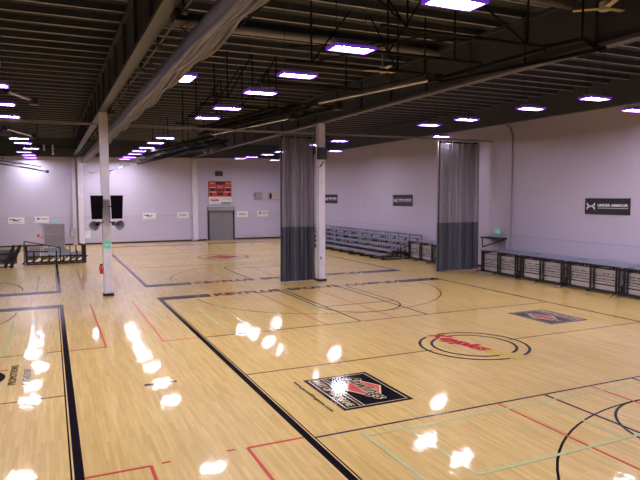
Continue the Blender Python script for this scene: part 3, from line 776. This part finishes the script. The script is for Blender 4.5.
def left_bleacher():
    t = thing('folded_bleacher', 'dark folded bleacher with grey seats in front of the grey double door', 'bleacher', (0.2, 44.6, 0))
    for j, x in enumerate((-1.55, -1.1, -0.62, -0.15, 0.3, 0.75, 1.2, 1.6, 2.0)):
        f = MB(); w = 0.16 if j in (0, 8) else 0.09
        f.bar((x, 44.4, 0.05), (x, 44.4, 1.32 if j in (0, 8) else (0.72, 0.95, 0.6)[j % 3]), w); f.bar((x, 44.4, 0.10), (x, 46.0, 0.10), 0.08); f.bar((x, 46.0, 0.05), (x, 46.0, 1.15), 0.07)
        f.bar((x, 44.42, 0.3), (x, 45.9, 1.1), 0.07); f.bar((x-0.3, 44.38, 0.12), (x+0.3, 44.38, 0.55), 0.07)
        f.build('frame', M['dark'], t)
    for k, (x0, x1, z, a) in enumerate(((-1.5, -0.7, 0.72, 0.5), (-0.6, 0.25, 0.66, 0.7), (0.4, 1.1, 0.80, 0.5), (1.25, 1.95, 0.62, 0.6), (-1.4, -0.7, 1.0, 0.3), (-0.5, 0.9, 0.92, 0.3), (0.35, 0.8, 1.12, 0.2))):
        MB().box(x0, x1, 44.55+0.1*k, 44.60+0.1*k, z-0.24, z+0.2, rot=(-a, 0, 0)).build('seat_board', M['seat_grey'], t)
    for k, (x0, x1) in enumerate(((-1.45, -0.95), (-0.7, 0.0), (1.25, 1.8))):
        MB().box(x0, x1, 44.9, 44.94, 0.30, 0.52).build('see_through_patch', M['logo_cream'], t)  # cream patches stand in for floor and wall seen through the frame
    f = MB()
    for z in (0.08, 0.20, 0.58): f.bar((-1.6, 44.36, z), (2.05, 44.36, z), 0.05, 0.10)
    f.bar((-1.6, 44.36, 0.98), (-0.2, 44.36, 0.9), 0.06, 0.08)
    f.build('rail', M['dark'], t)
    e = MB(); e.bar((1.75, 44.35, 1.40), (2.2, 44.35, 1.2), 0.2, 0.12); e.bar((2.1, 44.33, 0.05), (2.1, 44.33, 1.35), 0.2, 0.1); e.build('end_bumper', M['black'], t)
    for x in (-1.5, 0.3, 2.0): MB().tube((x-0.03, 44.33, 0.07), (x+0.03, 44.33, 0.07), 0.068, 10).build('caster', M['black'], t)
left_bleacher()

def open_bleacher(label, y0, y1, x0, rows_n=5, run=0.72, group='open tiered bleachers'):
    t = thing('open_bleacher', label, 'bleacher', (x0, (y0+y1)/2, 0), group)
    for k in range(rows_n):
        zs = 0.40+0.285*k; xs = x0+0.06+run*k
        MB().box(xs, xs+0.27, y0, y1, zs-0.045, zs).build('seat_plank', M['bench'], t)
        MB().box(xs, xs+0.02, y0, y1, zs-0.12, zs-0.045).build('seat_edge', M['bench'], t)
        if k: MB().box(xs-0.42, xs-0.04, y0, y1, zs-0.33, zs-0.29).build('foot_plank', M['bench'], t)
    n = max(2, int(round((y1-y0)/1.6))+1)
    for j in range(n):
        yy = y0+0.1+(y1-y0-0.2)*j/(n-1); f = MB()
        f.bar((x0, yy, 0.04), (x0+run*rows_n-0.1, yy, 0.04), 0.06)
        f.bar((x0, yy, 0.06), (x0+run*rows_n-0.35, yy, 0.33+0.285*(rows_n-1)-0.1), 0.05)
        for k in range(rows_n):
            xs = x0+0.2+run*k; f.bar((xs, yy, 0.04), (xs, yy, 0.35+0.285*k), 0.05)
        f.build('frame', M['dark'], t)
    f = MB(); xr = x0+run*rows_n-0.12
    zt = 0.40+0.285*(rows_n-1)
    for j in range(n): 
        yy = y0+0.1+(y1-y0-0.2)*j/(n-1); f.bar((xr, yy, 0.05), (xr, yy, zt+0.16), 0.04)
    f.bar((xr, y0+0.1, zt+0.16), (xr, y1-0.1, zt+0.16), 0.04); f.bar((xr, y0+0.1, zt+0.08), (xr, y1-0.1, zt+0.08), 0.03)
    f.build('back_rail', M['dark'], t)
    return t
ol = ['open tiered bleacher nearest the right divider curtain', 'second open tiered bleacher from the right divider curtain', 'third open tiered bleacher along the far right wall', 'open tiered bleacher farthest back on the right wall']
for i in range(4):
    open_bleacher(ol[i], 36.75+5.2*i, 36.75+5.2*i+5.05, 21.65)
# left dark bleacher folded with slanted seat boards
t = thing('tipped_bleacher', 'dark bleacher with slanted seat boards at the left edge', 'bleacher', (-3.5, 43.6, 0))
for k in range(3):
    MB().box(-6.2, -2.1, 43.35+0.35*k, 43.40+0.35*k, 0.25, 1.25, rot=(0.25, 0, 0)).build('seat_board', M['seat_grey'], t)
for k, x in enumerate((-2.1, -2.45, -3.3, -4.6)):
    f = MB(); f.bar((x-0.35, 43.25, 0.06), (x+0.25, 43.25, 1.52), 0.2, 0.2); f.bar((x-0.35, 43.25, 0.06), (x-0.35, 44.7, 0.06), 0.07); f.bar((x+0.25, 43.25, 1.45), (x+0.1, 44.4, 0.9), 0.06)
    f.build('slanted_frame', M['dark'], t)
f = MB()
for z in (0.12, 0.55, 0.95): f.bar((-6.3, 43.2, z), (-2.3+0.2*z, 43.2, z), 0.08)
f.build('rail', M['dark'], t)
for k in range(3):
    MB().tube((-2.4-1.2*k, 43.15, 0.06), (-2.4-1.2*k, 43.2, 0.06), 0.06, 10).build('caster', M['black'], t)
t = thing('guard_rail', 'thin dark handrail sloping down over the left folded bleacher', 'rail', (-0.7, 44.4, 0.05))
MB().path([(-1.7, 44.2, 0.03), (-1.65, 44.2, 1.68), (0.55, 44.2, 1.18), (0.55, 44.2, 0.03)], 0.035, 8).build('tube', M['dark'], t)

# ------------------------------------------------------------------ ceiling-hung basketball frames, folded up
def backstop(name_label, headers, bars, masts, hang, clamps=(), webs=(), bw=0.09):
    t = thing('folded_backstop', name_label, 'basketball frame', headers[0][0] if headers else masts[0][0], 'folded basketball frames')
    for a, b in headers: MB().tube(a, b, 0.042, 8).build('header_pipe', M['pipe'], t)
    for a, b in bars: MB().bar(a, b, bw).build('side_bar', M['pipe'], t)
    for a, b in masts: MB().tube(a, b, 0.055, 10).build('mast', M['chrome'], t)
    for (x, y, z) in hang: MB().tube((x, y, z), (x, y, 10.3), 0.028, 6).build('hanger', M['pipe'], t)
    for c in clamps: MB().box(c[0]-0.13, c[0]+0.13, c[1]-0.2, c[1]+0.2, c[2]-0.12, c[2]+0.12).build('clamp', M['black'], t)
    for a, b in webs: MB().tube(a, b, 0.025, 6).build('diagonal_brace', M['pipe'], t)
    return t
backstop('folded hoop frame hanging nearest the camera in the middle bay',
    [((6.9,11.8,8.5),(11.8,11.8,8.5)), ((7.3,14.0,8.5),(11.6,14.0,8.5)), ((6.2,15.9,8.5),(11.4,15.9,8.5)), ((6.6,19.2,8.5),(10.4,19.2,8.5))],
    [((11.75,11.9,8.5),(12.1,10.8,8.5)), ((11.8,11.9,8.15),(12.1,10.2,8.15)), ((10.8,15.4,8.2),(11.8,11.8,8.45)), ((10.8,15.4,8.1),(11.9,11.4,8.15)), ((12.1,10.8,8.5),(12.1,10.3,8.1))],
    [((9.55,21.4,8.26),(10.8,15.2,8.22))],
    [(7.6,11.8,8.5),(11.2,11.8,8.5),(12.05,10.85,8.5),(8.4,14.0,8.5),(10.6,14.0,8.5),(7.0,15.9,8.5),(9.9,15.9,8.5),(10.9,15.9,8.5),(9.8,19.2,8.5)],
    [(10.8,15.2,8.22),(9.55,21.4,8.26)],
    [((7.6,11.8,8.5),(7.6,13.4,10.2)), ((7.6,11.8,8.55),(6.2,12.8,10.2)), ((8.4,11.8,8.5),(7.0,15.9,8.5)), ((11.2,11.8,8.5),(9.6,12.4,9.9)), ((8.4,14.0,8.5),(9.6,14.0,10.2)), ((9.9,15.9,8.5),(9.2,16.4,10.2)), ((7.0,15.9,8.5),(8.4,16.2,10.2)), ((9.6,12.0,8.5),(7.2,18.2,9.5)), ((11.0,15.9,8.5),(10.4,19.2,8.5))])
backstop('folded hoop frame hanging over the middle column in the middle bay',
    [((5.8,22.6,8.5),(11.0,22.6,8.4)), ((5.8,24.6,8.5),(10.8,24.6,8.4)), ((6.0,28.0,8.4),(10.6,28.0,8.3)), ((6.0,31.0,8.4),(10.0,31.0,8.3))],
    [((10.7,21.6,8.25),(10.5,27.0,8.3)), ((10.3,22.0,8.45),(9.9,28.0,8.42)), ((9.7,24.0,8.35),(8.3,35.6,8.36)), ((10.1,27.0,8.36),(9.1,35.6,8.36)), ((9.3,25.0,8.6),(7.9,35.5,8.6)), ((10.0,24.0,8.62),(8.6,35.5,8.6))],
    [((10.05,25.0,8.18),(8.6,33.6,8.18))],
    [(6.4,22.6,8.5),(7.4,22.6,8.5),(8.4,22.6,8.5),(6.4,24.6,8.5),(7.6,24.6,8.5),(8.8,24.6,8.5),(6.4,28.0,8.4),(7.6,28.0,8.4),(6.4,31.0,8.4),(8.2,31.0,8.4)],
    [(10.05,25.0,8.22),(10.7,21.7,8.25)],
    [((6.4,22.6,8.5),(7.4,22.6,10.2)), ((7.4,22.6,8.5),(8.4,22.6,10.2)), ((6.4,24.6,8.5),(7.6,24.6,10.2)), ((7.6,24.6,8.5),(8.8,24.6,10.2)), ((6.4,28.0,8.5),(7.6,28.0,10.2)), ((6.4,31.0,8.5),(8.2,31.0,10.2))]+[((9.4-0.14*k,25+1.1*k,8.36 if k%2 else 8.62),(9.9-0.14*k,26.1+1.1*k,8.62 if k%2 else 8.36)) for k in range(9)], 0.15)
wb = []
for k in range(9):
    A_ = Vector((9.7, 36.5, 7.95)).lerp(Vector((6.7, 50.0, 7.45)), k/9); B_ = Vector((9.3, 36.5, 8.28)).lerp(Vector((6.8, 48.0, 7.9)), (k+1)/9)
    wb.append((tuple(A_), tuple(B_)))
backstop('folded hoop frame hanging farthest back in the middle bay',
    [((7.9,39.0,8.25),(10.2,39.0,8.0)), ((7.5,42.0,8.15),(9.6,42.0,7.9)), ((7.0,46.0,7.95),(8.6,46.0,7.7)), ((6.5,50.0,7.6),(7.2,50.0,7.5))],
    [((9.9,36.0,7.85),(6.6,50.5,7.38)), ((9.6,35.9,8.1),(6.6,49.0,7.62)), ((9.2,36.0,8.3),(7.0,46.0,8.05)), ((10.2,36.2,8.1),(8.2,44.0,7.8))],
    [((6.55,50.0,7.36),(5.3,56.5,7.06))],
    [(8.0,39.0,8.2),(9.4,39.0,8.1),(7.6,42.0,8.1),(9.0,42.0,8.0),(7.2,46.0,7.9),(8.0,46.0,7.8)],
    [(8.6,40.5,7.95),(7.7,45.0,7.75),(6.6,49.6,7.44),(9.2,37.8,8.05)], wb+[((6.6,50.5,7.38),(4.95,58.6,6.94))], 0.19)
backstop('folded hoop frame tip hanging nearest in the left bay',
    [((-6.5,20.6,8.2),(-1.6,20.6,8.2))], [((-6.5,19.8,8.05),(-1.2,21.3,8.02)), ((-1.2,21.3,8.02),(-0.75,22.3,8.0))],
    [((-1.1,21.5,8.02),(-0.45,22.75,7.98))], [(-3.0,20.6,8.2),(-5.5,20.6,8.2)], [(-0.38,22.9,7.95)])
backstop('folded hoop frame with bright mast, second nearest in the left bay',
    [((-8.0,31.6,8.2),(-2.4,31.6,8.2))], [((-6.0,32.0,7.9),(-2.0,33.0,7.9))],
    [((-3.6,29.4,8.20),(-0.75,36.5,8.0))], [(-3.0,31.6,8.2),(-6.0,31.6,8.2)], [(-1.9,33.2,8.03),(-0.7,36.7,8.0)])
backstop('folded hoop frame with long dark boom, farthest in the left bay',
    [((-8.0,46.0,7.7),(-3.2,46.0,7.4)), ((-8.0,52.0,8.0),(-3.0,52.0,7.9))],
    [((-6.0,40.0,7.2),(-0.1,59.5,6.93)), ((-5.0,44.0,7.35),(-0.6,58.0,7.3)), ((-6.5,47.0,7.6),(-3.0,50.0,7.5))],
    [((-2.1,53.0,7.08),(-0.9,57.0,7.03))], [(-4.0,46.0,7.4),(-6.0,46.0,7.6),(-3.6,52.0,7.9)], [(-0.1,59.5,6.93)],
    [((-6.0,46.0,7.6),(-4.0,46.0,10.2)), ((-5.5,46,7.6),(-3.6,52,7.9))])
t = thing('hanging_bar', 'dark ceiling bar with two white drop pieces in the left bay', 'bar', (0.8, 50, 8.2))
MB().bar((-0.9, 50, 8.45), (2.1, 50, 8.45), 0.12, 0.18).build('bar', M['dark'], t)
for x in (-0.25, 0.35): MB().box(x-0.07, x+0.07, 49.92, 50.08, 7.85 if x > 0 else 8.15, 8.6).build('drop_piece', M['column'], t)
for x in (-0.7, 1.9): MB().tube((x, 50, 8.5), (x, 50, 10.3), 0.03, 6).build('hanger', M['dark'], t)
t = thing('ceiling_hook_pair', 'pair of small pale hooks hanging above the scoreboard wall', 'hook', (12.7, 51, 8.2))
for x in (12.3, 12.9):
    MB().path([(x, 51, 10.3), (x, 51, 8.5), (x+0.12, 51, 8.3)], 0.04, 6).build('hook', M['beige'], t)

def fan(x, y, z, rot, label):
    t = thing('ceiling_fan', label, 'fan', (x, y, z), 'ceiling fans')
    MB().tube((x, y, z+0.12), (x, y, 10.3), 0.025, 8).build('rod', M['grey'], t)
    MB().tube((x, y, z-0.06), (x, y, z+0.14), 0.13, 14).build('motor', M['beige'], t)
    for k in range(3):
        a = rot+k*2*PI/3; d = Vector((math.cos(a), math.sin(a), 0)); q = Vector((x, y, z))
        MB().bar(q+d*0.12, q+d*0.72+Vector((0,0,0.04)), 0.15, 0.02).build('blade', M['fan'], t)
fan(11.3, 19.2, 9.25, 0.4, 'tan three-blade ceiling fan above the folded hoop frame')
fan(12.55, 10.65, 9.25, 0.1, 'tan three-blade ceiling fan at the top right of the photo')

# ------------------------------------------------------------------ world and colour
w = bpy.data.worlds.new('interior_dim'); scene.world = w; w.use_nodes = True
w.node_tree.nodes['Background'].inputs['Color'].default_value = (0.30, 0.26, 0.34, 1)
w.node_tree.nodes['Background'].inputs['Strength'].default_value = 0.02
scene.view_settings.view_transform = 'Standard'
scene.view_settings.look = 'None'
scene.view_settings.exposure = 0.0
